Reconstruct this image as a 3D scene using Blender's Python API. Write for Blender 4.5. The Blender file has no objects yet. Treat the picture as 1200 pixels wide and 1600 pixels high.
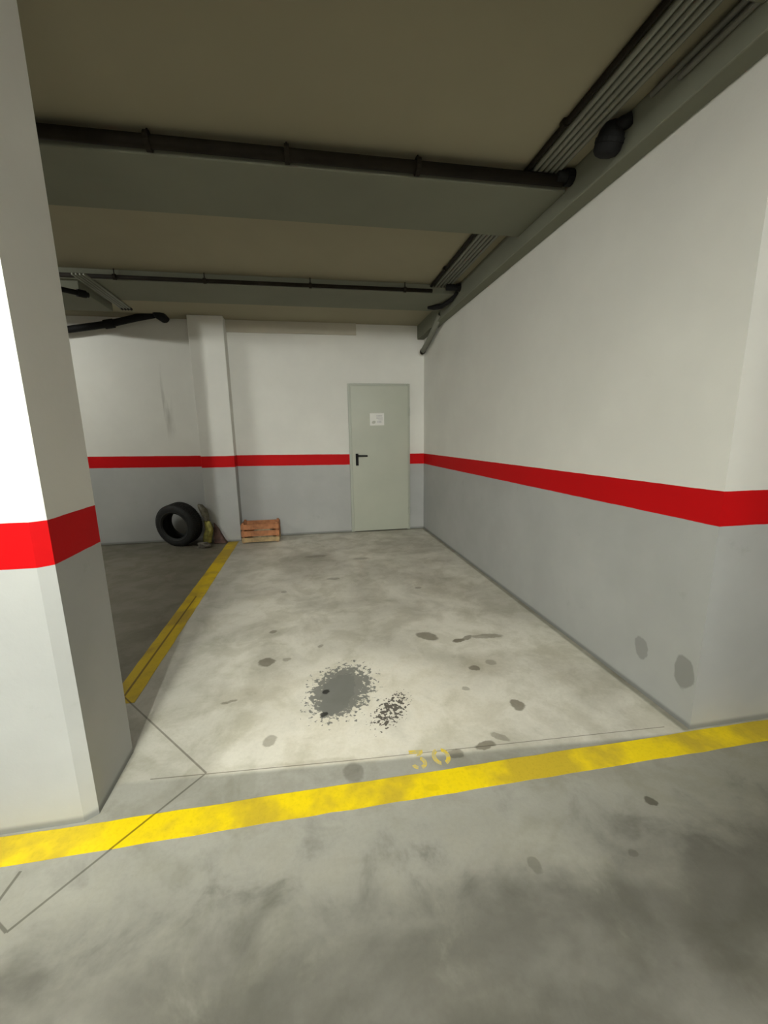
import bpy, bmesh, math, random
from mathutils import Vector, Matrix

random.seed(7)
SC = bpy.context.scene
COL = SC.collection

# ------------------------------------------------------------------ camera
F_PX, PITCH, ROLL, YAW, SKEW = 615.49, 0.18780, -0.01607, 0.19040, -0.02973
cy, sy, cp, sp = math.cos(YAW), math.sin(YAW), math.cos(PITCH), math.sin(PITCH)
fw = Vector((sy * cp, cy * cp, -sp)); rt = Vector((cy, -sy, 0)); up = rt.cross(fw)
cr, sr = math.cos(ROLL), math.sin(ROLL)
cx_, cy_ = cr * rt + sr * up, -sr * rt + cr * up
cam_d = bpy.data.cameras.new('camera'); cam = bpy.data.objects.new('camera', cam_d); COL.objects.link(cam)
m3 = Matrix((cx_, cy_, -fw)).transposed()
cam.matrix_world = Matrix.Translation((0, 0, 1.37)) @ m3.to_4x4()
cam_d.sensor_fit = 'VERTICAL'; cam_d.sensor_height = 36.0; cam_d.lens = 36.0 * F_PX / 1600.0
cam_d.clip_start = 0.02; cam_d.clip_end = 100
SC.camera = cam

SC.view_settings.view_transform = 'Standard'
SC.view_settings.look = 'None'
SC.view_settings.gamma = 1.0
SC.view_settings.use_curve_mapping = False
SC.view_settings.exposure = 0.0

world = bpy.data.worlds.new('world'); SC.world = world; world.use_nodes = True
bg = world.node_tree.nodes['Background']
bg.inputs['Color'].default_value = (0.8, 0.85, 1.0, 1); bg.inputs['Strength'].default_value = 0.0

# ceiling lamps of the garage, with one added: (u, v, height of the tube, length direction, power all round, power downwards, colour); bare tubes that shine all round
LAMPS = [
    (-0.86, 0.20, 2.62, 'v', 0.0, 72.0, (0.99, 1.0, 0.90)),
    (-0.25, -4.20, 2.825, 'v', 1050.0, 0.0, (0.99, 1.0, 0.94)),  # unseen far lamp, added to brighten the back wall and door
    (-3.80, 3.35, 2.83, 'v', 175.0, 0.0, (0.99, 1.0, 0.94)),
]

# ------------------------------------------------------------------ helpers
CA, SA = math.cos(SKEW), math.sin(SKEW)
def P(u, v, z=0.0):
    """garage coordinates: u across the bay (the cross walls run 1.7 degrees off square), v into the bay."""
    return Vector((u * CA, v + u * SA, z))

def origin_of(o):
    v = Vector(o.location)
    while o.parent: o = o.parent; v = v + o.location
    return v

def link(name, bm, mats, parent=None, base=(0, 0, 0), smooth=False, bevel=0.0, seg=2):
    """turns a bmesh written in garage coordinates into one mesh object standing at base"""
    b = Vector(base)
    for vt in bm.verts:
        c = vt.co - b
        vt.co = P(c.x, c.y, c.z)
    bmesh.ops.recalc_face_normals(bm, faces=bm.faces)
    me = bpy.data.meshes.new(name); bm.to_mesh(me); bm.free()
    if not isinstance(mats, (list, tuple)): mats = [mats]
    for m in mats: me.materials.append(m)
    if smooth:
        for p in me.polygons: p.use_smooth = True
    o = bpy.data.objects.new(name, me); COL.objects.link(o)
    if parent is None:
        o.location = P(*base)
    else:
        o.parent = parent
        o.location = P(*base) - origin_of(parent)
    if bevel:
        md = o.modifiers.new('edge', 'BEVEL'); md.width = bevel; md.segments = seg; md.limit_method = 'ANGLE'; md.angle_limit = math.radians(40)
    return o

def thing(name, label, cat, base, group=None):
    o = bpy.data.objects.new(name, None); COL.objects.link(o)
    o.location = P(*base); o.empty_display_size = 0.1
    o['label'] = label; o['category'] = cat
    if group: o['group'] = group
    return o

def tag(o, label, cat, group=None):
    o['label'] = label; o['category'] = cat
    if group: o['group'] = group
    return o

def struct(o, label=None):
    o['kind'] = 'structure'
    if label: o['label'] = label
    return o

def box(bm, a, b, mi=0):
    x0, y0, z0 = a; x1, y1, z1 = b
    vs = [bm.verts.new(c) for c in ((x0,y0,z0),(x1,y0,z0),(x1,y1,z0),(x0,y1,z0),(x0,y0,z1),(x1,y0,z1),(x1,y1,z1),(x0,y1,z1))]
    for q in ((0,3,2,1),(4,5,6,7),(0,1,5,4),(1,2,6,5),(2,3,7,6),(3,0,4,7)):
        f = bm.faces.new([vs[i] for i in q]); f.material_index = mi
    return vs

def prism(bm, pts, z0, z1):
    lo = [bm.verts.new((x, y, z0)) for x, y in pts]; hi = [bm.verts.new((x, y, z1)) for x, y in pts]
    bm.faces.new(lo[::-1]); bm.faces.new(hi)
    n = len(pts)
    for i in range(n): bm.faces.new((lo[i], lo[(i+1) % n], hi[(i+1) % n], hi[i]))

def tube(bm, pts, r, n=12, cap=True, hollow=0.0):
    """a round tube along a polyline; r may be one radius or one per point"""
    pts = [Vector(p) for p in pts]
    rs = r if isinstance(r, (list, tuple)) else [r] * len(pts)
    rings = []
    prev = None
    for i, p in enumerate(pts):
        if i == 0: d = pts[1] - p
        elif i == len(pts) - 1: d = p - pts[i-1]
        else: d = (pts[i+1] - p).normalized() + (p - pts[i-1]).normalized()
        d.normalize()
        if prev is None:
            a = d.orthogonal().normalized()
        else:
            a = (prev - d * prev.dot(d)).normalized()
        prev = a; b = d.cross(a)
        rings.append([bm.verts.new(p + rs[i] * (math.cos(t) * a + math.sin(t) * b)) for t in [2*math.pi*k/n for k in range(n)]])
    for i in range(len(rings) - 1):
        for k in range(n): bm.faces.new((rings[i][k], rings[i][(k+1) % n], rings[i+1][(k+1) % n], rings[i+1][k]))
    if cap:
        for ring, p, s in ((rings[0], pts[0], 1), (rings[-1], pts[-1], -1)):
            if hollow:
                d = (pts[1] - pts[0]).normalized() if s == 1 else (pts[-1] - pts[-2]).normalized() * -1
                inner = [bm.verts.new(p + (v.co - p) * hollow) for v in ring]
                deep = [bm.verts.new(v.co + d * 0.06) for v in inner]
                for k in range(n):
                    bm.faces.new((ring[k], ring[(k+1) % n], inner[(k+1) % n], inner[k]))
                    bm.faces.new((inner[k], inner[(k+1) % n], deep[(k+1) % n], deep[k]))
                bm.faces.new(deep)
            else:
                bm.faces.new(ring)

# ------------------------------------------------------------------ node helpers
class NT:
    def __init__(s, name):
        s.m = bpy.data.materials.new(name); s.m.use_nodes = True
        s.t = s.m.node_tree; s.t.nodes.clear()
        s.out = s.n('ShaderNodeOutputMaterial'); s.b = s.n('ShaderNodeBsdfPrincipled')
        s.t.links.new(s.b.outputs[0], s.out.inputs[0])
    def n(s, k): return s.t.nodes.new(k)
    def put(s, sock, v):
        if v is None: return
        if isinstance(v, (int, float)): sock.default_value = v
        elif isinstance(v, (tuple, list, Vector)):
            v = tuple(v)
            if len(sock.default_value) == 4 and len(v) == 3: v = v + (1,)
            sock.default_value = v
        else: s.t.links.new(v, sock)
    def math(s, op, a, b=None, c=None, clamp=False):
        n = s.n('ShaderNodeMath'); n.operation = op; n.use_clamp = clamp
        s.put(n.inputs[0], a); s.put(n.inputs[1], b); s.put(n.inputs[2], c); return n.outputs[0]
    def vec(s, op, a, b=None):
        n = s.n('ShaderNodeVectorMath'); n.operation = op; s.put(n.inputs[0], a); s.put(n.inputs[1], b)
        return n.outputs['Value'] if op in ('LENGTH', 'DOT_PRODUCT', 'DISTANCE') else n.outputs[0]
    def xyz(s, x, y, z=0.0):
        n = s.n('ShaderNodeCombineXYZ'); s.put(n.inputs[0], x); s.put(n.inputs[1], y); s.put(n.inputs[2], z); return n.outputs[0]
    def sep(s, v): n = s.n('ShaderNodeSeparateXYZ'); s.put(n.inputs[0], v); return n.outputs
    def noise(s, vec, scale, detail=3.0, rough=0.55, col=False, dist=0.0):
        n = s.n('ShaderNodeTexNoise'); s.put(n.inputs['Vector'], vec); n.inputs['Scale'].default_value = scale
        n.inputs['Detail'].default_value = detail; n.inputs['Roughness'].default_value = rough; n.inputs['Distortion'].default_value = dist
        return n.outputs['Color'] if col else n.outputs[0]
    def ramp(s, v, a, b, lo=0.0, hi=1.0):
        n = s.n('ShaderNodeMapRange'); n.interpolation_type = 'SMOOTHSTEP'
        s.put(n.inputs['Value'], v); s.put(n.inputs['From Min'], a); s.put(n.inputs['From Max'], b)
        s.put(n.inputs['To Min'], lo); s.put(n.inputs['To Max'], hi); return n.outputs[0]
    def mix(s, f, a, b):
        n = s.n('ShaderNodeMix'); n.data_type = 'RGBA'; s.put(n.inputs[0], f); s.put(n.inputs[6], a); s.put(n.inputs[7], b); return n.outputs[2]
    def mul(s, f, a, b):
        n = s.n('ShaderNodeMix'); n.data_type = 'RGBA'; n.blend_type = 'MULTIPLY'; s.put(n.inputs[0], f); s.put(n.inputs[6], a); s.put(n.inputs[7], b); return n.outputs[2]
    def bump(s, h, strength=0.2, dist=0.01):
        n = s.n('ShaderNodeBump'); s.put(n.inputs['Height'], h); n.inputs['Strength'].default_value = strength; n.inputs['Distance'].default_value = dist
        s.t.links.new(n.outputs[0], s.b.inputs['Normal'])
    def world(s): return s.n('ShaderNodeNewGeometry').outputs['Position']
    def uvz(s):
        """garage coordinates u, v, z of the shaded point"""
        p = s.sep(s.world())
        u = s.math('DIVIDE', p[0], CA); v = s.math('SUBTRACT', p[1], s.math('MULTIPLY', u, SA))
        return u, v, p[2]
    def ellipse(s, vec, c, size, rot=0.0, soft=(0.8, 1.1)):
        n = s.n('ShaderNodeMapping'); n.vector_type = 'TEXTURE'
        s.put(n.inputs['Vector'], vec); n.inputs['Location'].default_value = (c[0], c[1], 0)
        n.inputs['Rotation'].default_value = (0, 0, math.radians(rot)); n.inputs['Scale'].default_value = (size[0], size[1], 1)
        return s.ramp(s.vec('LENGTH', n.outputs[0]), soft[0], soft[1], 1.0, 0.0)
    def segment(s, vec, a, b, w):
        """mask of a straight line a-b of width w"""
        d = (b[0]-a[0], b[1]-a[1]); L = math.hypot(*d); c = ((a[0]+b[0])/2, (a[1]+b[1])/2)
        n = s.n('ShaderNodeMapping'); n.vector_type = 'TEXTURE'
        s.put(n.inputs['Vector'], vec); n.inputs['Location'].default_value = (c[0], c[1], 0)
        n.inputs['Rotation'].default_value = (0, 0, math.atan2(d[1], d[0]))
        q = s.sep(n.outputs[0])
        a1 = s.ramp(s.math('ABSOLUTE', q[1]), w*0.45, w*0.9, 1.0, 0.0)
        a2 = s.math('LESS_THAN', s.math('ABSOLUTE', q[0]), L/2)
        return s.math('MULTIPLY', a1, a2)
    def fin(s, color=None, rough=0.6, spec=0.4, metal=0.0):
        s.put(s.b.inputs['Base Color'], color); s.put(s.b.inputs['Roughness'], rough)
        s.b.inputs['Specular IOR Level'].default_value = spec; s.b.inputs['Metallic'].default_value = metal
        return s.m

def simple(name, col, rough=0.6, var=0.12, scale=12.0, spec=0.4, metal=0.0, bump=0.1):
    t = NT(name); tc = t.n('ShaderNodeTexCoord').outputs['Object']
    n = t.noise(tc, scale, 4.0)
    dark = tuple(c * (1 - var) for c in col); lite = tuple(min(1, c * (1 + var)) for c in col)
    t.fin(t.mix(t.ramp(n, 0.3, 0.7), dark, lite), rough, spec, metal)
    if bump: t.bump(t.noise(tc, scale * 4, 3.0), bump, 0.004)
    return t.m

WHITE, GREY, RED = (0.75, 0.745, 0.70), (0.44, 0.45, 0.44), (0.52, 0.003, 0.005)

def wall_paint(name, lo=0.975, hi=1.125, slope=0.0, patches=(), smears=(), base=True):
    """white over grey wall paint parted by a red stripe; slope lifts the stripe along u"""
    t = NT(name); u, v, z = t.uvz(); W = t.world()
    wob = t.math('MULTIPLY', t.math('SUBTRACT', t.noise(W, 9.0, 3.0), 0.5), 0.006)
    zz = t.math('ADD', z, wob)
    if slope: zz = t.math('SUBTRACT', zz, t.math('MULTIPLY', t.math('SUBTRACT', 1.7, u), slope))
    cloud = t.noise(W, 1.6, 4.0, 0.6)
    white = t.mix(t.ramp(cloud, 0.3, 0.75), tuple(c * 0.93 for c in WHITE), WHITE)
    grey = t.mix(t.ramp(cloud, 0.3, 0.75), tuple(c * 0.88 for c in GREY), GREY)
    scuff = t.ramp(t.noise(W, 5.0, 6.0, 0.7), 0.62, 0.75)
    grey = t.mul(t.math('MULTIPLY', scuff, 0.35), grey, (0.75, 0.75, 0.72))
    is_hi = t.math('GREATER_THAN', zz, hi); is_lo = t.math('LESS_THAN', zz, lo)
    c = t.mix(is_lo, RED, grey); c = t.mix(is_hi, c, white)
    if base:
        c = t.mul(t.ramp(z, 0.012, 0.035, 0.75, 0.0), c, (0.45, 0.46, 0.44))
    wn = t.vec('SCALE', t.vec('SUBTRACT', t.noise(W, 14.0, 3.0, col=True), (0.5, 0.5, 0.5)))
    wn.node.inputs['Scale'].default_value = 0.05
    def pl(axis): return t.vec('ADD', t.xyz(v if axis == 'v' else u, z, 0), wn)
    for axis, cc, sz, rot, k in patches:
        c = t.mul(t.math('MULTIPLY', t.ellipse(pl(axis), cc, sz, rot, (0.85, 1.05)), k), c, (0.45, 0.45, 0.42))
    for axis, cc, sz, rot, k in smears:
        streak = t.ramp(t.noise(t.vec('MULTIPLY', W, (14.0, 14.0, 1.4)), 1.0, 4.0), 0.45, 0.7)
        c = t.mul(t.math('MULTIPLY', t.math('MULTIPLY', t.ellipse(pl(axis), cc, sz, rot, (0.2, 1.1)), streak), k), c, (0.45, 0.45, 0.42))
    t.fin(c, 0.6, 0.12)
    h = t.math('ADD', t.noise(W, 60.0, 3.0), t.math('MULTIPLY', t.noise(W, 3.0, 3.0), 2.0))
    t.bump(h, 0.12, 0.004)
    return t.m

# marks on the concrete: centre (u, v), half sizes, rotation, strength
STAINS = [
    ((0.765, 2.46), (0.085, 0.055), -35, 0.80), ((0.955, 2.36), (0.05, 0.028), 10, 0.95), ((1.03, 2.39), (0.055, 0.025), 25, 0.75),
    ((1.17, 2.385), (0.12, 0.032), -6, 0.60), ((1.005, 1.682), (0.042, 0.042), 0, 0.85), ((-0.312, 2.34), (0.055, 0.05), 35, 0.80),
    ((-0.19, 2.34), (0.032, 0.022), 10, 0.50), ((-0.236, 1.663), (0.036, 0.038), 0, 0.55), ((0.724, 1.452), (0.052, 0.026), 5, 0.80),
    ((0.812, 1.487), (0.050, 0.022), -30, 0.50), ((0.572, 1.432), (0.042, 0.028), -10, 0.60), ((0.126, 1.415), (0.044, 0.060), 0, 0.45),
    ((1.212, 1.082), (0.024, 0.018), -20, 0.85), ((0.425, 1.287), (0.030, 0.020), -10, 0.35), ((-0.30, 2.74), (0.030, 0.022), 10, 0.65),
    ((0.024, 2.474), (0.022, 0.018), 0, 0.60), ((0.92, 2.03), (0.035, 0.028), -20, 0.75), ((1.05, 2.08), (0.04, 0.035), -20, 0.45),
    ((-0.47, 1.985), (0.05, 0.012), 10, 0.60), ((0.655, 0.945), (0.022, 0.03), 30, 0.40), ((0.80, 1.86), (0.025, 0.02), 0, 0.55),
    ((0.20, 3.75), (0.07, 0.035), 0, 0.55), ((0.55, 4.35), (0.10, 0.04), 0, 0.45), ((0.95, 3.35), (0.03, 0.03), 0, 0.50),
    ((0.05, 4.55), (0.14, 0.05), 0, 0.45), ((1.0, 0.93), (0.022, 0.016), 0, 0.35), ((-0.27, 3.5), (0.03, 0.03), 0, 0.5),
]
SMUDGES = [((1.0, 2.06), (0.22, 0.16), -10, 0.45), ((-0.40, 2.02), (0.26, 0.10), -5, 0.42), ((-0.05, 4.45), (0.5, 0.3), 0, 0.35),
           ((1.25, 3.3), (0.35, 0.5), 0, 0.25), ((0.0, 1.495), (0.50, 0.022), -6, 0.30), ((1.45, 1.9), (0.2, 0.35), 0, 0.2), ((-0.72, 1.93), (0.2, 0.13), 0, 0.2)]
JOINTS = [((-1.06, 2.15), (-0.48, 1.523), 0.006), ((-0.48, 1.523), (-0.909, 1.047), 0.006), ((-0.70, 1.532), (0.15, 1.478), 0.0035),
          ((0.15, 1.478), (1.60, 1.41), 0.003), ((-0.909, 1.047), (-1.05, 1.15), 0.006), ((-0.995, 1.09), (-0.983, 1.225), 0.007),
          ((-1.045, 2.12), (-1.03, 3.55), 0.010)]

def floor_marks(t, plane):
    W3 = t.xyz(t.sep(plane)[0], t.sep(plane)[1], 0)
    wn = t.vec('SCALE', t.vec('SUBTRACT', t.noise(W3, 11.0, 4.0, 0.6, col=True), (0.5, 0.5, 0.5))); wn.node.inputs['Scale'].default_value = 0.055
    pw = t.vec('ADD', plane, wn)
    stain = None
    for c, sz, rot, k in STAINS:
        e = t.math('MULTIPLY', t.ellipse(pw, c, sz, rot, (0.75, 1.05)), k)
        stain = e if stain is None else t.math('MAXIMUM', stain, e)
    joint = None
    for a, b, w in JOINTS:
        e = t.segment(plane, a, b, w); joint = e if joint is None else t.math('MAXIMUM', joint, e)
    return stain, joint, pw

def floor_material():
    t = NT('floor concrete'); u, v, z = t.uvz(); pl = t.xyz(u, v, 0)
    stain, joint, pw = floor_marks(t, pl)
    big = t.noise(pl, 1.3, 5.0, 0.6, dist=0.6); mid = t.noise(pl, 4.5, 5.0, 0.65, dist=0.4); fine = t.noise(pl, 60.0, 4.0, 0.7)
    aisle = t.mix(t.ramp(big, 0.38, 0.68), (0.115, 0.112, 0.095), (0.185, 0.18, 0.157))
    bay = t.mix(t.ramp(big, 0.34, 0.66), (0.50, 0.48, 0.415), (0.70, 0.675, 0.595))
    near_shade = t.math('MULTIPLY', t.ramp(t.math('ADD', v, t.math('MULTIPLY', t.math('SUBTRACT', mid, 0.5), 0.9)), 0.75, 1.25), 0.8)  # aisle fades darker towards the viewpoint; shade put into the colour
    aisle = t.mix(near_shade, aisle, (0.41, 0.405, 0.36))
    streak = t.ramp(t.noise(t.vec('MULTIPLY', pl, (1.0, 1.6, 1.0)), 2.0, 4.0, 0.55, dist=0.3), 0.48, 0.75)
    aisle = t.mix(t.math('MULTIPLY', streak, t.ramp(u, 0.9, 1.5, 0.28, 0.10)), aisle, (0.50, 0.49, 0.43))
    aisle = t.mul(t.ramp(u, 0.75, 1.9, 0.0, 0.55), aisle, (0.62, 0.60, 0.52))  # painted shade: aisle colour darkened towards the right
    edge = t.math('ADD', v, t.math('MULTIPLY', u, 0.07))
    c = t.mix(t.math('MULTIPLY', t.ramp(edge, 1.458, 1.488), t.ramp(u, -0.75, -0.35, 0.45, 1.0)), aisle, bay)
    # pale dusty middle of the bay
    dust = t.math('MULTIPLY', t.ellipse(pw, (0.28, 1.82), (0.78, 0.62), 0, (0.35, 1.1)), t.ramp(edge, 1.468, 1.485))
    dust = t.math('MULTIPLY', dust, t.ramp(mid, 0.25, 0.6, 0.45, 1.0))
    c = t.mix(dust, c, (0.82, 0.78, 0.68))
    dust2 = t.math('MULTIPLY', t.ellipse(pw, (0.15, 1.05), (0.75, 0.12), -6, (0.2, 1.1)), t.ramp(mid, 0.35, 0.6))
    c = t.mix(t.math('MULTIPLY', dust2, 0.6), c, (0.38, 0.37, 0.33))
    # darker neighbouring bay
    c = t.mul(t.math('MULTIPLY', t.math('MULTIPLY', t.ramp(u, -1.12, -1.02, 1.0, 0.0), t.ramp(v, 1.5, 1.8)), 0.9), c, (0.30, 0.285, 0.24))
    c = t.mul(t.ramp(mid, 0.42, 0.62, 0.0, 0.7), c, (0.80, 0.79, 0.75))
    c = t.mul(t.math('MULTIPLY', t.ramp(t.noise(pl, 2.2, 4.0, 0.6, dist=1.2), 0.5, 0.66), 0.45), c, (0.72, 0.72, 0.66))
    c = t.mul(t.ramp(fine, 0.35, 0.75, 0.0, 0.35), c, (0.80, 0.80, 0.78))
    for cc, sz, rot, k in SMUDGES:
        e = t.math('MULTIPLY', t.ellipse(pw, cc, sz, rot, (0.2, 1.1)), k)
        c = t.mul(e, c, (0.50, 0.47, 0.38))
    c = t.mul(stain, c, (0.30, 0.28, 0.24))
    # spilled grey absorbent with crumbly edge, and a spatter of black specks
    vor = t.n('ShaderNodeTexVoronoi'); t.put(vor.inputs['Vector'], pw); vor.inputs['Scale'].default_value = 34.0
    speckn = t.noise(pl, 46.0, 2.0, 0.5)
    core = t.ellipse(t.vec('ADD', pw, t.vec('SUBTRACT', pw, pl)), (0.105, 1.955), (0.105, 0.215), -20, (0.55, 1.05))
    halo = t.ellipse(pl, (0.125, 1.98), (0.225, 0.31), -24, (0.3, 1.1))
    crumb = t.ramp(t.math('ADD', t.noise(pl, 38.0, 3.0, 0.6), t.math('MULTIPLY', halo, 0.34)), 0.64, 0.69)
    crumb = t.math('MULTIPLY', crumb, t.math('GREATER_THAN', halo, 0.02))
    c = t.mix(t.math('MULTIPLY', t.math('MAXIMUM', t.math('MULTIPLY', t.ramp(t.math('ADD', core, t.math('MULTIPLY', speckn, 0.9)), 0.62, 0.95), 0.9), t.math('MULTIPLY', crumb, 0.85)), 1.0), c, (0.125, 0.13, 0.12))
    blk = t.math('MAXIMUM', t.ellipse(pw, (0.018, 1.80), (0.026, 0.022), 0), t.ellipse(pw, (0.045, 1.975), (0.022, 0.016), 0))
    c = t.mix(t.math('MULTIPLY', blk, 0.9), c, (0.02, 0.02, 0.018))
    sp = t.ellipse(pl, (0.355, 1.76), (0.105, 0.235), -38, (0.05, 1.1))
    vd = t.n('ShaderNodeTexVoronoi'); t.put(vd.inputs['Vector'], t.vec('ADD', pl, t.vec('SUBTRACT', pw, pl))); vd.inputs['Scale'].default_value = 70.0
    gate = t.math('MULTIPLY', t.ramp(speckn, 0.38, 0.56), t.math('MULTIPLY', sp, 1.05))
    spk = t.ramp(t.math('SUBTRACT', gate, vd.outputs['Distance']), -0.03, 0.03)
    spk = t.math('MULTIPLY', spk, t.math('GREATER_THAN', sp, 0.02))
    c = t.mix(t.math('MULTIPLY', spk, 0.9), c, (0.045, 0.036, 0.028))
    c = t.mul(t.math('MULTIPLY', joint, 0.75), c, (0.28, 0.27, 0.24))
    # grimy filler strip where the floor meets the walls
    g = t.math('MULTIPLY', t.ramp(u, 1.655, 1.675), t.ramp(v, 1.36, 1.38))
    g = t.math('MAXIMUM', g, t.math('MULTIPLY', t.ramp(v, 5.62, 5.66), t.math('LESS_THAN', v, 5.8)))
    c = t.mul(t.math('MULTIPLY', g, 0.8), c, (0.42, 0.42, 0.38))
    rough = t.ramp(mid, 0.3, 0.7, 0.42, 0.6)
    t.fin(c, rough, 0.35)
    t.bump(t.math('ADD', fine, t.math('MULTIPLY', mid, 1.5)), 0.10, 0.003)
    return t.m

def line_paint(name='yellow floor paint', shade=0.0):
    t = NT(name); u, v, z = t.uvz(); pl = t.xyz(u, v, 0)
    stain, joint, pw = floor_marks(t, pl)
    n = t.noise(pl, 2.6, 4.0, 0.6)
    c = t.mix(t.ramp(n, 0.40, 0.58), (0.56, 0.41, 0.025), (0.84, 0.63, 0.003))
    c = t.mul(shade, c, (0.62, 0.56, 0.45)) if shade else c
    c = t.mul(t.ramp(t.noise(pl, 70.0, 4.0, 0.7), 0.45, 0.75, 0.0, 0.5), c, (0.75, 0.74, 0.68))
    c = t.mul(t.math('MULTIPLY', stain, 0.6), c, (0.45, 0.42, 0.30))
    c = t.mul(t.math('MULTIPLY', joint, 0.9), c, (0.25, 0.22, 0.15))
    t.fin(c, 0.5, 0.35); t.bump(t.noise(pl, 90.0, 3.0), 0.1, 0.003)
    return t.m

M = {}
M['floor'] = floor_material()
M['yellow'] = line_paint()
M['yellow_shaded'] = line_paint('shaded yellow floor paint', 0.7)  # same yellow darkened: shade behind the pillar put into the colour
M['wall_back'] = wall_paint('back wall paint', slope=0.0125,
    smears=[('u', (-1.76, 1.85), (0.14, 0.55), 0, 0.55), ('u', (-1.22, 1.9), (0.08, 0.35), 0, 0.25)])
M['wall_right'] = wall_paint('right wall paint', patches=[('v', (1.685, 0.245), (0.046, 0.068), 0, 0.5), ('v', (1.440, 0.255), (0.052, 0.085), 0, 0.6)])
M['wall'] = wall_paint('wall paint')
M['pillar'] = wall_paint('pillar paint', smears=[])
M['pilaster'] = wall_paint('pilaster paint', lo=1.012, hi=1.160)
M['ceiling'] = simple('cream ceiling plaster', (0.31, 0.285, 0.20), 0.85, 0.04, 1.2, spec=0.15)
M['beam'] = simple('grey painted concrete beam', (0.19, 0.195, 0.15), 0.85, 0.05, 1.4, spec=0.15)
M['door'] = simple('grey green door enamel', (0.42, 0.44, 0.365), 0.38, 0.03, 2.0, bump=0.03)
M['frame'] = simple('grey door frame enamel', (0.38, 0.40, 0.34), 0.4, 0.03, 2.0, bump=0.03)
M['black'] = simple('black plastic', (0.007, 0.007, 0.007), 0.7, 0.2, 9.0, spec=0.2)
M['dark_pipe'] = simple('dark brown pipe', (0.014, 0.011, 0.007), 0.8, 0.25, 9.0, spec=0.15)
M['conduit'] = simple('grey plastic conduit', (0.20, 0.205, 0.165), 0.5, 0.06, 4.0)
M['steel'] = simple('galvanised steel', (0.42, 0.42, 0.40), 0.4, 0.1, 20.0, metal=0.8)
M['paper'] = simple('white sign plastic', (0.72, 0.72, 0.68), 0.45, 0.02, 5.0, bump=0.0)
M['print'] = simple('faded grey print', (0.45, 0.46, 0.40), 0.6, 0.1, 30.0, bump=0.0)
M['print_pale'] = simple('pale grey print', (0.56, 0.56, 0.55), 0.6, 0.1, 30.0, bump=0.0)

# ------------------------------------------------------------------ structure
ZC, ZB, ZL = 2.88, 2.79, 2.70
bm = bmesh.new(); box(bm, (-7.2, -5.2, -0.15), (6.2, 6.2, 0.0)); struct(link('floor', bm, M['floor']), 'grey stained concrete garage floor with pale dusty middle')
bm = bmesh.new(); box(bm, (-7.2, -5.2, ZC), (6.2, 6.2, ZC + 0.15)); struct(link('ceiling', bm, M['ceiling']), 'dim cream plaster ceiling above the parking bay')
bm = bmesh.new(); box(bm, (-7.0, 5.70, 0), (1.72, 5.95, ZC)); struct(link('wall_back', bm, M['wall_back']), 'back wall, white over grey with red stripe')
# right-hand wall ends in a convex corner and returns along the aisle
bm = bmesh.new(); prism(bm, [(1.70, 5.95), (1.70, 1.375), (6.0, 1.375), (6.0, 5.95)], 0, ZC)
struct(link('wall_right', bm, M['wall_right']), 'long side wall, white over grey with red stripe')
bm = bmesh.new(); box(bm, (-7.2, -5.2, 0), (-7.0, 6.0, ZC)); struct(link('wall_left', bm, M['wall']))
bm = bmesh.new(); box(bm, (6.0, -5.2, 0), (6.2, 6.0, ZC)); struct(link('wall_east', bm, M['wall']))
bm = bmesh.new(); box(bm, (-7.0, -5.2, 0), (6.0, -5.0, ZC)); struct(link('wall_front', bm, M['wall']))

bm = bmesh.new(); prism(bm, [(-1.95, 1.375), (-0.868, 1.375), (-0.830, 1.402), (-0.830, 1.70), (-1.95, 1.70)], 0, ZC)  # unseen left end lengthened to widen its shadow on the back wall
struct(link('pillar', bm, M['pillar'], base=(-1.03, 1.54, 0)), 'concrete pillar with chamfered edge and red stripe')
bm = bmesh.new(); box(bm, (0.23, -3.30, 0), (0.66, -2.90, ZC))  # added unseen pillar that keeps the far lamp off the right-hand return wall
struct(link('pillar', bm, M['pillar'], base=(0.45, -3.1, 0), bevel=0.02), 'unseen square pillar added across the aisle to block lamp light')
bm = bmesh.new(); box(bm, (-1.355, 5.50, 0), (-0.935, 5.70, ZC))
struct(link('pillar', bm, M['pilaster'], base=(-1.15, 5.6, 0), bevel=0.006), 'shallow pilaster standing out from the back wall')

for v0, v1, lab in ((-2.65, -2.10, 'unseen cross beam added over the aisle to shade the back wall'), (0.85, 1.40, 'cross beam over the pillar'), (2.45, 3.00, 'wide cross beam nearest in view'), (4.20, 4.75, 'wide cross beam near the back wall')):  # first beam is added, unseen, to shade the top of the back wall
    bm = bmesh.new(); box(bm, (-6.99, v0, ZB), (1.60, v1, ZC)); struct(link('ceiling_beam', bm, M['beam'], base=(0, v0, ZB), bevel=0.006), lab)
bm = bmesh.new(); box(bm, (1.60, -4.9, ZL), (1.70, 5.70, ZC)); struct(link('wall_beam', bm, M['beam'], base=(1.65, 0, ZL), bevel=0.006), 'long grey beam along the top of the side wall')
bm = bmesh.new(); box(bm, (-2.9, 4.25, 2.72), (-1.93, 4.90, ZC)); struct(link('ceiling_beam', bm, M['beam'], base=(-2.4, 4.5, 2.70), bevel=0.006), 'short low beam at the back seen past the pillar')
bm = bmesh.new(); box(bm, (-0.935, 5.672, 2.735), (0.745, 5.70, ZC)); struct(link('trim_1', bm, simple('shade brown plaster', (0.50, 0.47, 0.39), 0.8, 0.05, 2.0), base=(0, 5.68, 2.735)), 'flat plaster panel at the top of the back wall')  # brown tone of the panel paints in the shade of the beam

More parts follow.
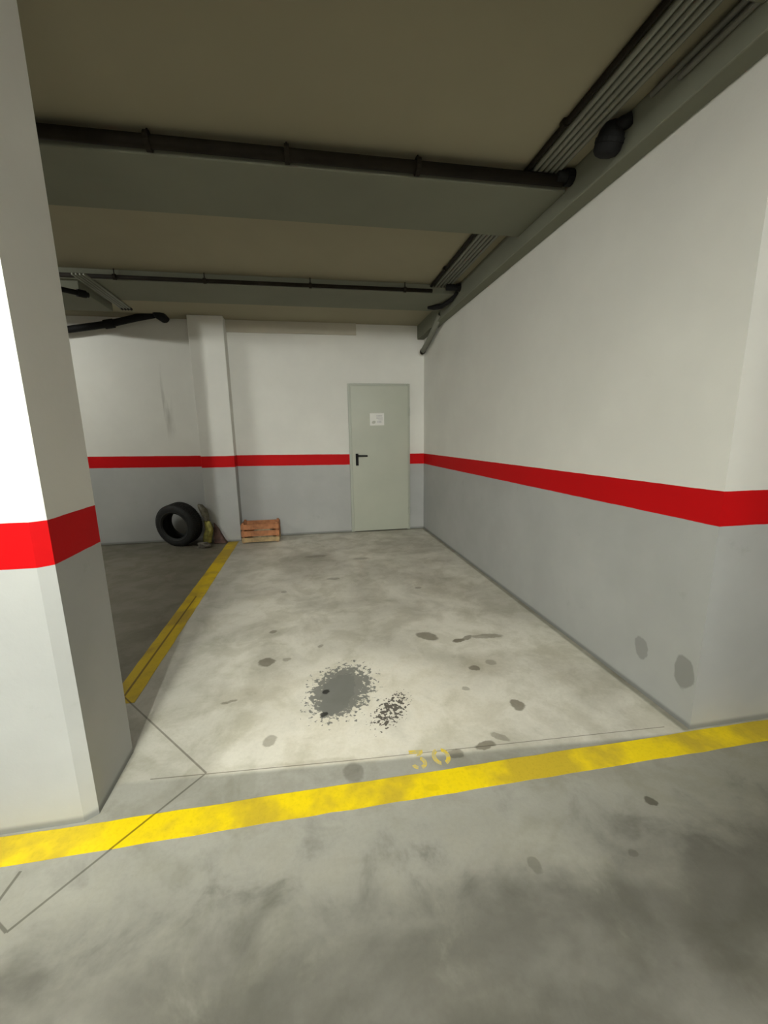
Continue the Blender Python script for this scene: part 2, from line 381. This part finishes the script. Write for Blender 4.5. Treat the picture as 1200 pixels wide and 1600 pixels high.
# ------------------------------------------------------------------ door
d = bpy.data.objects.new('door_1', None); COL.objects.link(d); d.location = P(1.045, 5.7, 0)
struct(d, 'grey-green metal fire door with white sign')
def part(name, bm, m, parent, base, **k): return link(name, bm, m, parent, base, **k)
bm = bmesh.new()
box(bm, (0.605, 5.672, 0), (0.650, 5.70, 2.105)); box(bm, (1.440, 5.672, 0), (1.485, 5.70, 2.105)); box(bm, (0.650, 5.672, 2.06), (1.440, 5.70, 2.105))
part('door_frame', bm, M['frame'], d, (1.045, 5.70, 0), bevel=0.003)
bm = bmesh.new(); box(bm, (0.640, 5.658, 0.012), (1.458, 5.695, 2.075)); leaf = part('door_leaf', bm, M['door'], d, (1.045, 5.68, 0), bevel=0.004)
# lever handle on a tall plate
bm = bmesh.new(); box(bm, (0.688, 5.648, 0.975), (0.728, 5.658, 1.145)); plate = part('handle_plate', bm, M['black'], leaf, (0.708, 5.653, 1.06), bevel=0.004)
bm = bmesh.new(); tube(bm, [(0.708, 5.650, 1.115), (0.708, 5.612, 1.115), (0.722, 5.602, 1.115), (0.840, 5.602, 1.112), (0.846, 5.612, 1.112)], 0.0115, 12)
lev = part('door_handle', bm, M['black'], leaf, (0.708, 5.62, 1.115), smooth=True)
for zz in (0.28, 1.72):
    bm = bmesh.new(); tube(bm, [(1.470, 5.652, zz - 0.06), (1.470, 5.652, zz + 0.06)], 0.011, 12)
    box(bm, (1.445, 5.655, zz - 0.05), (1.470, 5.660, zz + 0.05))
    part('hinge', bm, M['frame'], d, (1.470, 5.655, zz))

s = thing('door_sign', 'small white sign with faded grey print on the grey-green door', 'sign', (1.004, 5.657, 1.535))
bm = bmesh.new(); box(bm, (0.904, 5.654, 1.535), (1.108, 5.658, 1.703)); sp_ = part('sign_plate', bm, M['paper'], s, (1.004, 5.656, 1.535), bevel=0.001)
bm = bmesh.new()
ov = [(0.958 + 0.024*math.cos(a)*1.1 + 0.006*math.sin(a), 1.578 + 0.022*math.sin(a)) for a in [2*math.pi*k/16 for k in range(16)]]
lo = [bm.verts.new((x, 5.6538, z)) for x, z in ov]; hi = [bm.verts.new((x, 5.6526, z)) for x, z in ov]
bm.faces.new(lo); bm.faces.new(hi)
for i in range(16): bm.faces.new((lo[i], lo[(i+1) % 16], hi[(i+1) % 16], hi[i]))
part('printed_symbol', bm, M['print'], sp_, (0.958, 5.653, 1.578))
bm = bmesh.new()
for (x0, x1, z0, z1) in ((0.995, 1.08, 1.656, 1.676), (0.995, 1.085, 1.628, 1.644), (1.005, 1.07, 1.570, 1.598), (1.02, 1.085, 1.607, 1.617)):
    box(bm, (x0, 5.6526, z0), (x1, 5.6538, z1))
part('printed_lines', bm, M['print_pale'], sp_, (1.04, 5.653, 1.62))

# ------------------------------------------------------------------ paint on the floor
def strip(name, u0, u1, v0, v1, mat, z=0.0015):
    bm = bmesh.new(); nu = max(2, int((u1-u0)/0.08)); nv = max(2, int((v1-v0)/0.08))
    if u1 - u0 > v1 - v0:
        a = [((u0 + (u1-u0)*i/nu), v0 + random.uniform(-.0025, .0025)) for i in range(nu+1)]
        b = [((u0 + (u1-u0)*i/nu), v1 + random.uniform(-.0025, .0025)) for i in range(nu+1)]
        n = nu
    else:
        a = [(u0 + random.uniform(-.0025, .0025), v0 + (v1-v0)*i/nv) for i in range(nv+1)]
        b = [(u1 + random.uniform(-.0025, .0025), v0 + (v1-v0)*i/nv) for i in range(nv+1)]
        n = nv
    A = [bm.verts.new((x, y, z)) for x, y in a]; B = [bm.verts.new((x, y, z)) for x, y in b]
    A0 = [bm.verts.new((x, y, 0.0002)) for x, y in a]; B0 = [bm.verts.new((x, y, 0.0002)) for x, y in b]
    for i in range(n):
        bm.faces.new((A[i], A[i+1], B[i+1], B[i])); bm.faces.new((A0[i], A0[i+1], A[i+1], A[i])); bm.faces.new((B0[i], B0[i+1], B[i+1], B[i]))
        bm.faces.new((A0[i], A0[i+1], B0[i+1], B0[i]))
    bm.faces.new((A[0], B[0], B0[0], A0[0])); bm.faces.new((A[n], B[n], B0[n], A0[n]))
    return link(name, bm, mat, base=((u0+u1)/2, (v0+v1)/2, 0))
tag(strip('painted_line', -4.0, 5.9, 1.250, 1.362, M['yellow']), 'bright yellow line painted across the bay entrance at the pillar foot', 'floor marking')
tag(strip('painted_line', -1.105, -0.965, 2.07, 5.48, M['yellow_shaded']), 'shaded yellow line running from behind the pillar to the back wall', 'floor marking')

num = thing('painted_number', 'faded yellow stencilled number 30 on the concrete behind the entrance line', 'floor marking', (0.455, 1.43, 0))
def flat(name, loops, mat, parent, base, z=0.0014):
    bm = bmesh.new()
    for pts in loops:
        lo = [bm.verts.new((x, y, 0.0002)) for x, y in pts]; hi = [bm.verts.new((x, y, z)) for x, y in pts]
        bm.faces.new(lo[::-1]); bm.faces.new(hi); n = len(pts)
        for i in range(n): bm.faces.new((lo[i], lo[(i+1) % n], hi[(i+1) % n], hi[i]))
    return link(name, bm, mat, parent, base)
def arc(cu, cv, ru, rv, a0, a1, w, n=10):
    o = [(cu + (ru)*math.cos(math.radians(a0+(a1-a0)*i/n)), cv + (rv)*math.sin(math.radians(a0+(a1-a0)*i/n))) for i in range(n+1)]
    q = [(cu + (ru-w)*math.cos(math.radians(a0+(a1-a0)*i/n)), cv + (rv-w)*math.sin(math.radians(a0+(a1-a0)*i/n))) for i in range(n+1)]
    return o + q[::-1]
tn = NT('faded stencil paint'); uu, vv, z0 = tn.uvz(); pl = tn.xyz(uu, vv, 0)
tn.fin(tn.mix(tn.ramp(tn.noise(pl, 45.0, 3.0), 0.42, 0.60), (0.52, 0.45, 0.22), (0.70, 0.52, 0.06)), 0.6, 0.2)
# digit 3: flat top bar, middle spur and lower bowl, with stencil gaps
flat('digit', [[(0.375, 1.468), (0.378, 1.486), (0.438, 1.480), (0.436, 1.462), (0.420, 1.450), (0.404, 1.452), (0.414, 1.463)],
               arc(0.405, 1.413, 0.034, 0.034, -75, 62, 0.017), arc(0.405, 1.413, 0.034, 0.032, -165, -110, 0.015)], tn.m, num, (0.41, 1.43, 0))
flat('digit', [arc(0.505, 1.430, 0.036, 0.045, 105, 255, 0.018), arc(0.512, 1.430, 0.036, 0.045, -75, 75, 0.018)], tn.m, num, (0.51, 1.43, 0))

# ------------------------------------------------------------------ pipes and conduits under the ceiling
def clamp_on(parent, base, p, r, axis, mat=None):
    """pipe clip: a band round the pipe with a lug up to the ceiling"""
    bm = bmesh.new(); x, y, z = p; d = 0.012
    a, b = ((x-d, y, z), (x+d, y, z)) if axis == 'u' else ((x, y-d, z), (x, y+d, z))
    tube(bm, [a, b], r * 1.45, 12)
    tube(bm, [(x, y, z), (x, y, ZC)], 0.005, 8)
    return link('pipe_clamp', bm, mat or M['dark_pipe'], parent, p)

def run(name, label, cat, pts, r, mat, clamps=(), axis='v', group=None, n=12):
    c = pts[0]; root = thing(name, label, cat, c, group)
    bm = bmesh.new(); tube(bm, pts, r, n); link('pipe_run', bm, mat, root, c, smooth=True)
    for p in clamps: clamp_on(root, c, p, r, axis)
    return root

# dark conduit at the ceiling beside the grey ones
run('conduit', 'dark conduit on the ceiling, outermost of the bundle along the side wall', 'conduit',
    [(1.328, -1.0, 2.862), (1.328, 4.9, 2.862)], 0.014, M['dark_pipe'], [(1.322, v, 2.862) for v in (0.5, 2.07, 3.78)], group='conduits along the side wall')
names = ['first', 'second', 'third', 'fourth', 'fifth']
for i in range(5):
    u = 1.368 + i * 0.0345
    o = thing('conduit', 'light grey conduit along the side wall beam, %s one after the dark conduit' % names[i], 'conduit', (u, -1, 2.862), 'conduits along the side wall')
    bm = bmesh.new(); tube(bm, [(u, -1.0, 2.862), (u, 4.18 + 0.72, 2.862)], 0.0135, 12)
    link('pipe_run', bm, M['conduit'], o, (u, -1, 2.862), smooth=True)
for zc2, vend, w in ((2.845, 1.84, 'upper'), (2.805, 1.70, 'lower')):
    bm = bmesh.new(); tube(bm, [(1.587, -1.0, zc2), (1.587, vend, zc2)], 0.0115, 12)
    o = thing('conduit', 'dark grey conduit on the wall beam face near the black drain, %s of two' % w, 'conduit', (1.587, -1, zc2), 'conduits on the face of the wall beam')
    link('pipe_run', bm, simple('dusty conduit', (0.2, 0.2, 0.17), 0.6), o, (1.587, -1, zc2), smooth=True)

# pipes along the front edges of the cross beams
run('ceiling_pipe', 'dark pipe hung along the front of the nearest cross beam', 'pipe',
    [(-3.5, 2.413, 2.828), (1.55, 2.413, 2.822)], 0.030, M['dark_pipe'], [(x, 2.413, 2.826) for x in (-0.69, -0.02, 0.68)], axis='u')
run('ceiling_pipe', 'thin dark pipe clipped along the front edge of the farther cross beam', 'pipe',
    [(-2.6, 4.182, 2.812), (1.33, 4.182, 2.812)], 0.017, M['dark_pipe'], [(x, 4.182, 2.812) for x in (-1.60, -0.84, 0.12, 1.05)], axis='u')

# short black sleeves where the bundle passes the cross beams
for vv_, lab, z_ in ((2.40, 'black pipe sleeve between the grey conduits and wall beam at the nearest cross beam', 2.835), (4.12, 'black pipe sleeve between the conduits and wall beam at the farther cross beam', 2.83)):
    bm = bmesh.new(); tube(bm, [(1.50 if vv_ < 3 else 1.46, vv_, z_), (1.585, vv_, z_), (1.597, vv_, z_ - 0.012)], 0.034 if vv_ < 3 else 0.03, 14)
    o = thing('pipe_sleeve', lab, 'pipe', (1.45, vv_, z_)); link('pipe_run', bm, M['black'], o, (1.45, vv_, z_), smooth=True)
    bm = bmesh.new(); tube(bm, [(1.56, vv_, z_), (1.598, vv_, z_)], 0.042 if vv_ < 3 else 0.036, 14); link('pipe_collar', bm, M['black'], o, (1.58, vv_, z_))

# black cable that sags past the farther beam to the wall beam
o = thing('ceiling_cable', 'black cable hanging under the farther beam beside the side wall', 'cable', (1.5, 4.3, 2.76))
bm = bmesh.new(); tube(bm, [(1.585, 4.16, 2.80), (1.57, 4.3, 2.77), (1.53, 4.45, 2.755), (1.47, 4.55, 2.77), (1.42, 4.60, 2.785)], [0.016, 0.02, 0.024, 0.028, 0.02], 12)
link('cable_run', bm, M['black'], o, (1.5, 4.3, 2.76), smooth=True)

# grey pipe slanting down to the back corner
o = thing('corner_pipe', 'grey pipe slanting down from the wall beam into the back corner', 'pipe', (1.62, 4.95, 2.72))
bm = bmesh.new(); tube(bm, [(1.60, 4.72, 2.76), (1.625, 4.95, 2.70), (1.645, 5.30, 2.60), (1.650, 5.60, 2.525)], [0.03, 0.034, 0.034, 0.034], 14, hollow=0.72)
link('pipe_run', bm, M['conduit'], o, (1.62, 4.95, 2.72), smooth=True)
bm = bmesh.new(); tube(bm, [(1.6495, 5.575, 2.531), (1.6505, 5.602, 2.524)], 0.038, 14, hollow=0.75); link('pipe_rim', bm, M['dark_pipe'], o, (1.65, 5.6, 2.525))

# black drain spigot that sticks out of the wall beam
o = thing('drain_elbow', 'black bulbous drain fitting sticking out of the wall beam above the side wall', 'pipe', (1.6, 2.07, 2.82))
bm = bmesh.new(); tube(bm, [(1.602, 1.965, 2.838), (1.575, 1.985, 2.832), (1.555, 2.01, 2.822)], [0.030, 0.030, 0.034], 14); link('pipe_neck', bm, M['black'], o, (1.58, 1.97, 2.83), smooth=True)
bm = bmesh.new(); tube(bm, [(1.549, 1.99, 2.845), (1.546, 2.005, 2.836), (1.545, 2.02, 2.815), (1.545, 2.035, 2.785), (1.545, 2.05, 2.752), (1.545, 2.058, 2.735), (1.545, 2.062, 2.727)],
     [0.014, 0.042, 0.058, 0.064, 0.062, 0.048, 0.024], 20); eb = link('elbow_body', bm, M['black'], o, (1.545, 2.03, 2.78), smooth=True)
bm = bmesh.new(); tube(bm, [(1.545, 2.030, 2.795), (1.545, 2.038, 2.778)], 0.0665, 20); link('coupling_ring', bm, M['black'], eb, (1.545, 2.03, 2.78))

# left: conduits under the low beam and the black waste pipe
for i in range(4):
    u = -1.785 - 0.030 * i
    o = thing('conduit', 'grey conduit beside the low beam seen past the pillar, %s from the bay side' % names[i], 'conduit', (u, 4.9, 2.70), 'conduits behind the pillar')
    bm = bmesh.new(); tube(bm, [(u, 4.05, 2.777), (u, 4.97, 2.777)], 0.0115, 12); link('pipe_run', bm, M['conduit'], o, (u, 4.9, 2.70), smooth=True)
    bm = bmesh.new(); tube(bm, [(u, 4.95, 2.777), (u, 5.0, 2.777)], 0.013, 12); link('pipe_end', bm, M['black'], o, (u, 4.96, 2.715))
o = thing('ceiling_pipe', 'short black pipe crossing the low beam just beside the pillar', 'pipe', (-2.0, 4.3, 2.64))
bm = bmesh.new(); tube(bm, [(-2.35, 3.95, 2.68), (-2.10, 4.05, 2.675), (-1.93, 4.20, 2.675), (-1.87, 4.27, 2.68)], 0.022, 12); link('pipe_run', bm, M['black'], o, (-2, 4.3, 2.64), smooth=True)
bm = bmesh.new(); tube(bm, [(-1.93, 4.20, 2.675), (-1.885, 4.253, 2.68)], 0.032, 12); link('pipe_collar', bm, M['black'], o, (-1.9, 4.36, 2.655))

o = thing('waste_pipe', 'black waste pipe sloping down along the top of the back wall', 'pipe', (-1.67, 5.55, 2.89))
bm = bmesh.new(); tube(bm, [(-3.9, 5.52, 2.53), (-2.715, 5.55, 2.685), (-2.25, 5.55, 2.760), (-1.95, 5.55, 2.835), (-1.70, 5.55, 2.888)], 0.040, 16); link('pipe_run', bm, M['black'], o, (-1.67, 5.55, 2.89), smooth=True)
bm = bmesh.new(); tube(bm, [(-1.665, 5.70, 2.885), (-1.665, 5.52, 2.885), (-1.665, 5.47, 2.885), (-1.665, 5.45, 2.885)], [0.06, 0.07, 0.062, 0.03], 18); link('pipe_elbow', bm, M['black'], o, (-1.665, 5.55, 2.885), smooth=True)
bm = bmesh.new(); tube(bm, [(-2.30, 5.55, 2.752), (-2.20, 5.55, 2.770)], 0.052, 16); link('pipe_collar', bm, M['black'], o, (-2.25, 5.55, 2.76))

# ------------------------------------------------------------------ tyre
def make_tyre():
    base = (-1.69, 5.44, 0)
    root = thing('car_tyre', 'black car tyre without rim standing against the back wall', 'tyre', base)
    R, W = 0.300, 0.205
    prof = [(-0.088, 0.178), (-0.098, 0.190), (-0.106, 0.215), (-0.108, 0.240), (-0.103, 0.266), (-0.092, 0.284), (-0.076, 0.293),
            (0.076, 0.293), (0.092, 0.284), (0.103, 0.266), (0.108, 0.240), (0.106, 0.215), (0.098, 0.190), (0.088, 0.178),
            (0.078, 0.186), (0.090, 0.215), (0.092, 0.250), (0.075, 0.276), (0.0, 0.282), (-0.075, 0.276), (-0.092, 0.250), (-0.090, 0.215), (-0.078, 0.186)]
    N = 72
    ax = Vector((-0.33, -0.944, 0)).normalized(); side = Vector((-ax.y, ax.x, 0)); upv = Vector((0, 0, 1))
    tilt = Matrix.Rotation(math.radians(5), 3, side)      # leans back on the wall
    def pt(a, w, r):
        d = (math.cos(a) * side + math.sin(a) * upv) * 0.945
        q = tilt @ (ax * w + d * r)
        return Vector(base) + Vector((0, 0, 0.286)) + q
    bm = bmesh.new(); rings = []
    for k in range(N):
        a = 2*math.pi*k/N; rings.append([bm.verts.new(pt(a, w, r)) for w, r in prof])
    for k in range(N):
        A, B = rings[k], rings[(k+1) % N]
        for i in range(len(prof)): bm.faces.new((A[i], A[(i+1) % len(prof)], B[(i+1) % len(prof)], B[i]))
    body = link('tyre_body', bm, simple('matt black rubber', (0.016, 0.017, 0.017), 0.7, 0.2, 20.0), root, base, smooth=True)
    bm = bmesh.new()                                        # tread blocks in four ribs
    for k in range(60):
        a0 = 2*math.pi*k/60; a1 = a0 + 2*math.pi/60*0.78
        for w0, w1, off in ((-0.080, -0.044, 0.3), (-0.036, -0.004, 0), (0.004, 0.036, 0.5), (0.044, 0.080, 0.2)):
            s0 = off * 2*math.pi/60
            vs = [pt(a0+s0, w0, 0.291), pt(a1+s0, w0, 0.291), pt(a1+s0+.02, w1, 0.291), pt(a0+s0+.02, w1, 0.291),
                  pt(a0+s0, w0, 0.300), pt(a1+s0, w0, 0.300), pt(a1+s0+.02, w1, 0.300), pt(a0+s0+.02, w1, 0.300)]
            vs = [bm.verts.new(x) for x in vs]
            for q in ((4,5,6,7),(0,1,5,4),(1,2,6,5),(2,3,7,6),(3,0,4,7)): bm.faces.new([vs[i] for i in q])
    link('tread', bm, simple('worn tread rubber', (0.011, 0.011, 0.012), 0.75, 0.2, 20.0), root, base)
    bm = bmesh.new()                                        # raised ring on the sidewall
    for sgn in (1,):
        pr = [(0.1075, 0.200), (0.1095, 0.204), (0.1105, 0.208), (0.1090, 0.212)]
        rg = [[bm.verts.new(pt(2*math.pi*k/N, w, r)) for w, r in pr] for k in range(N)]
        for k in range(N):
            for i in range(3): bm.faces.new((rg[k][i], rg[k][i+1], rg[(k+1) % N][i+1], rg[(k+1) % N][i]))
    link('sidewall_ring', bm, simple('dusty sidewall rubber', (0.028, 0.029, 0.028), 0.7), body, base, smooth=True)
make_tyre()

# ------------------------------------------------------------------ sacks and crate at the pilaster
def crumple(bm_center, size, seed, n=22, m=16, pinch=0.0, amp=0.10, top=0.75):
    """a slumped sack: closed lumpy surface with folds, flat underneath"""
    rnd = random.Random(seed); bm = bmesh.new(); cx, cyy, cz = bm_center; sx, syy, sz = size
    ph = [rnd.uniform(0, 6.28) for _ in range(8)]
    rings = []
    for j in range(1, m):
        t = j / m; z = sz * t
        base_r = (math.sin(math.pi * min(1, t * 0.55 + 0.30)) ** 0.7) * (1 - pinch * max(0, t - top) / (1 - top) * 0.8)
        ring = []
        for i in range(n):
            a = 2*math.pi*i/n
            f = 1 + amp*math.sin(3*a + ph[0] + 3*t) + amp*0.7*math.sin(5*a + ph[1] - 5*t) + amp*0.6*math.sin(9*a + ph[2] + 8*t) + amp*0.4*rnd.uniform(-1, 1)
            ring.append(bm.verts.new((cx + sx*base_r*f*math.cos(a) + 0.02*math.sin(6*t+ph[3]), cyy + syy*base_r*f*math.sin(a), max(0.003, cz + z + sz*0.05*math.sin(4*a+ph[4])*t))))
        rings.append(ring)
    for j in range(len(rings)-1):
        for i in range(n): bm.faces.new((rings[j][i], rings[j][(i+1) % n], rings[j+1][(i+1) % n], rings[j+1][i]))
    bm.faces.new(rings[0][::-1]); t = bm.verts.new((cx, cyy, cz + sz)); 
    for i in range(n): bm.faces.new((rings[-1][i], rings[-1][(i+1) % n], t))
    return bm

o = thing('garbage_sack', 'crumpled yellow-green plastic sack standing between tyre and pilaster', 'bag', (-1.40, 5.43, 0))
link('sack_body', crumple((-1.340, 5.43, 0.0), (0.054, 0.050, 0.33), 3, amp=0.07), simple('yellow green plastic film', (0.36, 0.34, 0.09), 0.4, 0.35, 22.0), o, (-1.40, 5.43, 0), smooth=True)
bm = bmesh.new(); tube(bm, [(-1.34, 5.43, 0.31), (-1.342, 5.44, 0.34), (-1.352, 5.44, 0.39), (-1.372, 5.445, 0.45), (-1.41, 5.46, 0.51), (-1.44, 5.47, 0.53)], [0.044, 0.030, 0.044, 0.048, 0.036, 0.014], 12)
link('sack_neck', bm, simple('brown crumpled film', (0.11, 0.10, 0.07), 0.5, 0.4, 30.0), o, (-1.43, 5.42, 0.4), smooth=True)
tag(link('rag', crumple((-1.36, 5.26, 0.0), (0.075, 0.05, 0.07), 5, amp=0.16), simple('grey dirty cloth', (0.14, 0.13, 0.11), 0.9, 0.4, 30.0), base=(-1.36, 5.26, 0), smooth=True), 'small crumpled grey rag on the floor beside the tyre', 'rag')
# dark wedge leaning against the pilaster
bm = bmesh.new()
A = [(-1.272, 5.40, 0.004), (-1.11, 5.40, 0.004), (-1.16, 5.42, 0.09), (-1.20, 5.45, 0.19), (-1.265, 5.46, 0.28)]
B = [(x, y + 0.035 if z > 0.05 else y + 0.085, z) for x, y, z in A]
a = [bm.verts.new(p) for p in A]; b = [bm.verts.new((x, min(y, 5.497), z)) for x, y, z in B]
bm.faces.new(a); bm.faces.new(b[::-1])
for i in range(5): bm.faces.new((a[i], a[(i+1) % 5], b[(i+1) % 5], b[i]))
tag(link('folded_tarp', bm, simple('dark red brown tarpaulin', (0.085, 0.045, 0.035), 0.8, 0.3, 25.0), base=(-1.25, 5.43, 0), bevel=0.008), 'dark triangular folded tarpaulin leaning against the foot of the pilaster', 'tarpaulin')

def make_crate():
    u0, u1, v0, v1, h = -0.905, -0.415, 5.34, 5.62, 0.275
    base = ((u0+u1)/2, (v0+v1)/2, 0)
    root = thing('wooden_crate', 'low slatted orange-brown wooden crate against the back wall beside the pilaster', 'crate', base)
    wood = simple('orange brown wood', (0.36, 0.15, 0.065), 0.75, 0.3, 14.0)
    wood2 = simple('pale tan wood', (0.34, 0.24, 0.12), 0.75, 0.3, 14.0)
    for z0, z1, mt in ((0.012, 0.075, wood2), (0.092, 0.165, wood), (0.185, 0.255, wood)):
        for vv0, vv1 in ((v0, v0+0.010), (v1-0.010, v1)):
            bm = bmesh.new(); box(bm, (u0, vv0, z0), (u1, vv1, z1)); link('slat', bm, mt, root, (base[0], vv0, z0), bevel=0.002)
        for uu0, uu1 in ((u0+0.001, u0+0.011), (u1-0.011, u1-0.001)):
            bm = bmesh.new(); box(bm, (uu0, v0+0.011, z0), (uu1, v1-0.011, z1)); link('slat', bm, mt, root, (uu0, base[1], z0), bevel=0.002)
    for uu0 in (u0+0.012, u1-0.040):
        for vv0 in (v0+0.012, v1-0.040):
            bm = bmesh.new(); box(bm, (uu0, vv0, 0), (uu0+0.028, vv0+0.028, h)); link('corner_post', bm, wood, root, (uu0, vv0, 0), bevel=0.002)
    bm = bmesh.new(); box(bm, (u0+0.012, v0+0.012, 0.02), (u1-0.012, v1-0.012, 0.03)); link('crate_bottom', bm, wood2, root, (base[0], base[1], 0.02))
make_crate()
tag(link('crumpled_paper', crumple((-0.62, 5.47, 0.03), (0.13, 0.09, 0.19), 11, amp=0.14), simple('pale wrapping paper', (0.42, 0.36, 0.24), 0.85, 0.35, 30.0), base=(-0.62, 5.47, 0.03), smooth=True), 'crumpled pale paper lying inside the wooden crate', 'paper')

# ------------------------------------------------------------------ ceiling lamps (above and behind the viewpoint)
lm_h = simple('white lamp housing', (0.7, 0.7, 0.7), 0.4, 0.02, 5.0, bump=0.0)
em = NT('lamp tube'); em.fin((0.9, 0.9, 0.85), 0.3); em.b.inputs['Emission Color'].default_value = (1, 0.96, 0.86, 1); em.b.inputs['Emission Strength'].default_value = 4.0
for (u, v, lz, ax, pw, down, colr) in LAMPS:
    root = thing('ceiling_lamp', 'long ceiling batten lamp', 'lamp', (u, v, ZC), 'ceiling batten lamps')
    L = 0.62; hu, hv = (L, 0.055) if ax == 'u' else (0.055, L)
    bm = bmesh.new(); box(bm, (u-hu, v-hv, lz + 0.018), (u+hu, v+hv, min(lz + 0.075, ZC)))
    if lz < 2.75: box(bm, (u-hu*0.3, v-hv*0.3, lz+0.075), (u+hu*0.3, v+hv*0.3, ZC))
    link('lamp_housing', bm, lm_h, root, (u, v, ZC), bevel=0.004)
    bm = bmesh.new(); e = (L*0.95, 0.0)
    tube(bm, [(u-L*0.95, v, lz), (u+L*0.95, v, lz)] if ax == 'u' else [(u, v-L*0.95, lz), (u, v+L*0.95, lz)], 0.013, 10)
    link('lamp_tube', bm, em.m, root, (u, v, ZC), smooth=True)
    for k in range(5 if pw else 0):
        ld = bpy.data.lights.new('tube_light', 'POINT'); ld.shadow_soft_size = 0.03; ld.energy = pw / 5; ld.color = colr
        lo = bpy.data.objects.new('tube_light', ld); COL.objects.link(lo); lo.parent = root
        off = (k - 2) * 0.25
        lo.location = P(off if ax == 'u' else 0, off if ax == 'v' else 0, lz - 0.017 - ZC)
    if down:
        ld = bpy.data.lights.new('reflector_light', 'AREA'); ld.shape = 'RECTANGLE'; ld.size = 2*hu; ld.size_y = 2*hv; ld.energy = down; ld.color = colr
        lo = bpy.data.objects.new('reflector_light', ld); COL.objects.link(lo); lo.parent = root; lo.location = Vector((0, 0, lz - 0.016 - ZC))
